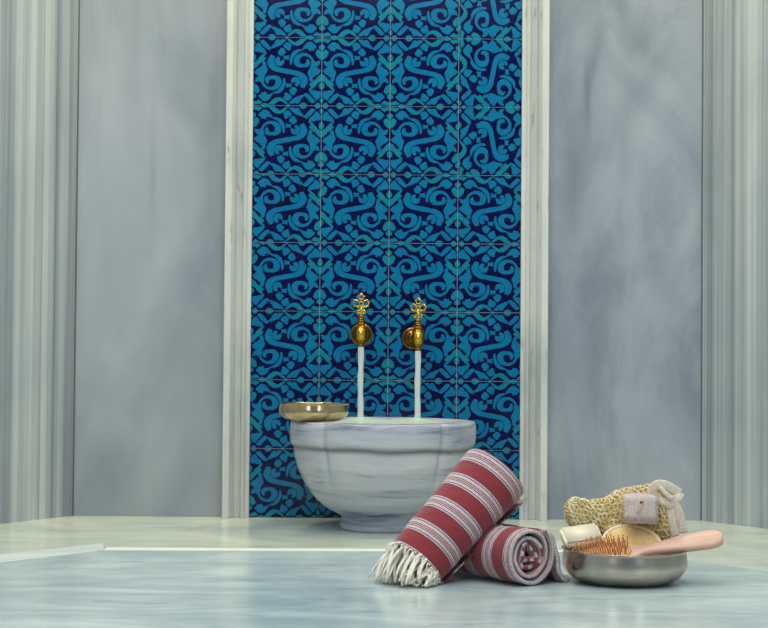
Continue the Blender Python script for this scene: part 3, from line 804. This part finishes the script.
# pumice block
pc = on_y(640, 508, 2.50)
pum = empty('pumice_stone', (pc.x, 2.500, pc.z), (R(-6), R(6), R(36))); tag(pum, 'mauve grey pumice block with a corded hole, propped upright against the straw bath mitt', 'pumice stone')
bm = bmesh.new(); box(bm, (-.0265, -.0165, -.024), (.0265, .0135, .0225))
bmesh.ops.bevel(bm, geom=bm.edges[:], offset=.003, segments=3, affect='EDGES')
bmesh.ops.subdivide_edges(bm, edges=bm.edges[:], cuts=3, use_grid_fill=True)
for v in bm.verts: v.co += Vector((hn(v.co.x*300, v.co.z*300), hn(v.co.y*300, v.co.z*260), hn(v.co.z*300, v.co.x*280))) * .0004
build('stone', bm, M['pumice'], pum)
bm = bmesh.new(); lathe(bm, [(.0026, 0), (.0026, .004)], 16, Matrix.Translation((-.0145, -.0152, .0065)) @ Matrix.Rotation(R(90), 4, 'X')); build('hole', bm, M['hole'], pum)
bm = bmesh.new(); sweep(bm, spline([Vector((-.0145, -.018, .0065)), Vector((-.018, -.0205, .002)), Vector((-.023, -.021, -.004)), Vector((-.027, -.019, -.010))], 5), .0014, .0014, n=8); build('cord', bm, M['cord'], pum)

# domed loofah pad with a cream binding
lp = on_y(635, 546, 2.47)
pad = empty('loofah_pad', (lp.x, 2.497, lp.z), (R(-30), R(5), R(4))); tag(pad, 'domed tan loofah pad with a cream edge, lying between the wooden brush and the pumice', 'loofah pad')
bm = bmesh.new()
def dome(r, y): return [(r, y)]
Mp = Matrix.Rotation(R(90), 4, 'X') @ Matrix.Diagonal((1.22, .80, 1.0, 1.0))
lathe(bm, [(.001, .010), (.012, .0096), (.022, .0082), (.030, .0055), (.035, .002), (.0365, -.001), (.035, -.004), (.02, -.006), (.001, -.006)], 56, Mp)
for v in bm.verts: v.co += Vector((hn(v.co.x*500, v.co.z*500), -abs(hn(v.co.y*400, v.co.z*460)), hn(v.co.z*500, v.co.x*480))) * .0005
build('pad', bm, M['loofah'], pad)
bm = bmesh.new(); pts = [Mp @ Vector((.0372*math.cos(a), .0372*math.sin(a), 0)) for a in [2*math.pi*i/64 for i in range(64)]]
ring_tube(bm, pts, .0034, 10); build('edge_binding', bm, M['binding'], pad)

# wooden pin brush
hb0 = Vector(on_y(611, 556, 2.476)); hb1 = Vector(on_y(722, 537.5, 2.476))
br = empty('wooden_hairbrush', (hb0.x, hb0.y, hb0.z)); tag(br, 'pale wooden hairbrush, pins up in the steel bowl, handle jutting over its right rim', 'hairbrush')
dv_ = (hb1 - hb0); Lh = dv_.length; bx_ = dv_.normalized()
Nf = Vector((-.22, -.62, 1)); Nf = (Nf - bx_ * Nf.dot(bx_)).normalized(); by_ = Nf.cross(bx_)
rot = Matrix((bx_, by_, Nf)).transposed().to_4x4()
br.matrix_world = Matrix.Translation(hb0) @ rot
# outline half widths along the length (local x)
half = [(-.061, .004), (-.057, .014), (-.046, .021), (-.026, .0255), (.0, .0265), (.020, .0235), (.034, .0175), (.046, .0125), (.058, .0100), (.080, .0118), (.105, .0150), (.135, .0185), (.158, .0195), (.172, .0175), (.180, .0120), (.183, .004)]
hp = spline([(a, b2, 0) for a, b2 in half], 4)
scale_x = (Lh + .001) / .183
bm = bmesh.new(); rings = []
for p in hp:
    x = p.x * (scale_x if p.x > 0 else 1); w = max(p.y, .001); th = .0055 if x < .03 else .0055 + .0022 * min(1, (x - .03) / .08)
    th = min(th, w * .9 + .001)
    ring = []
    for k in range(20):
        a = 2*math.pi*k/20; c, s = math.cos(a), math.sin(a)
        ring.append(bm.verts.new((x, w * math.copysign(abs(c)**.75, c), th * math.copysign(abs(s)**.75, s))))
    rings.append(ring)
for a, b2 in zip(rings, rings[1:]):
    for k in range(20): bm.faces.new((a[k], a[(k+1) % 20], b2[(k+1) % 20], b2[k]))
bm.faces.new(rings[0][::-1]); bm.faces.new(rings[-1])
build('handle_and_back', bm, M['wood'], br)
bm = bmesh.new(); lathe(bm, [(.0225, .0), (.0222, .0025), (.018, .0042), (.010, .0052), (.001, .0055)], 40, Matrix.Translation((-.012, 0, .0048)) @ Matrix.Diagonal((2.0, .96, 1, 1)))
build('cushion', bm, M['cushion'], br)
bm0 = bmesh.new()
bmesh.ops.create_cone(bm0, cap_ends=True, segments=8, radius1=.0011, radius2=.0009, depth=.0200, matrix=Matrix.Translation((0, 0, .0100)))
bmesh.ops.create_uvsphere(bm0, u_segments=8, v_segments=6, radius=.0013, matrix=Matrix.Translation((0, 0, .0205)))
pin = build('pin', bm0, M['pin'], br); first = True
for i in range(13):
    for j in range(6):
        x = -.053 + i * .0070 + (.0035 if j % 2 else 0); y = (j - 2.5) * .0068
        if ((x + .012) / .043) ** 2 + (y / .020) ** 2 > 1: continue
        q = pin if first else pin.copy()
        if not first: COL.objects.link(q); q.parent = br
        first = False
        q.location = (x, y, .0080 - .0010 * abs(y) / .02)
        q.rotation_euler = (rnd.uniform(-.05, .05) - y * 5, rnd.uniform(-.05, .05) + (x + .012) * 3 - .12, 0)

# ------------------------------------------------------------------ light
def area(name, loc, target, size, power, col, size_y=None, spread=None):
    l = bpy.data.lights.new(name, 'AREA'); l.energy = power; l.color = col; l.size = size
    if size_y: l.shape = 'RECTANGLE'; l.size_y = size_y
    if spread: l.spread = R(spread)
    o = bpy.data.objects.new(name, l); COL.objects.link(o); o.location = loc
    d = Vector(target) - Vector(loc); o.rotation_euler = d.to_track_quat('-Z', 'Y').to_euler(); return o
area('ceiling_fill', (0, 1.5, RH - .03), (0, 1.5, 0), 2.2, 98, (.94, .98, 1.0), 3.4)  # unseen soft light added below the ceiling
area('front_fill_left', (-1.75, -1.3, 1.7), (.2, 4.4, .5), .5, 15, (.86, .93, 1.0), 1.4)  # unseen cool fill added behind the camera, left side
area('front_fill_right', (1.75, -1.3, 1.7), (-.2, 4.4, .5), .5, 12, (.86, .93, 1.0), 1.4)  # its added counterpart on the right, also unseen
area('warm_lamp_left', (-.70, D - .42, RH - .05), (-.50, D - .25, 0), .25, 19, (1.0, .86, .52))
area('warm_lamp_right', (.70, D - .42, RH - .05), (.50, D - .25, 0), .25, 19, (1.0, .86, .52))
w = bpy.data.worlds.new('world'); scene.world = w; w.use_nodes = True
w.node_tree.nodes['Background'].inputs[0].default_value = (.6, .65, .7, 1); w.node_tree.nodes['Background'].inputs[1].default_value = .3
scene.view_settings.view_transform = 'Standard'; scene.view_settings.look = 'None'; scene.view_settings.gamma = 1
scene.view_settings.use_curve_mapping = False; scene.view_settings.exposure = -0.12
scene.cycles.use_denoising = True
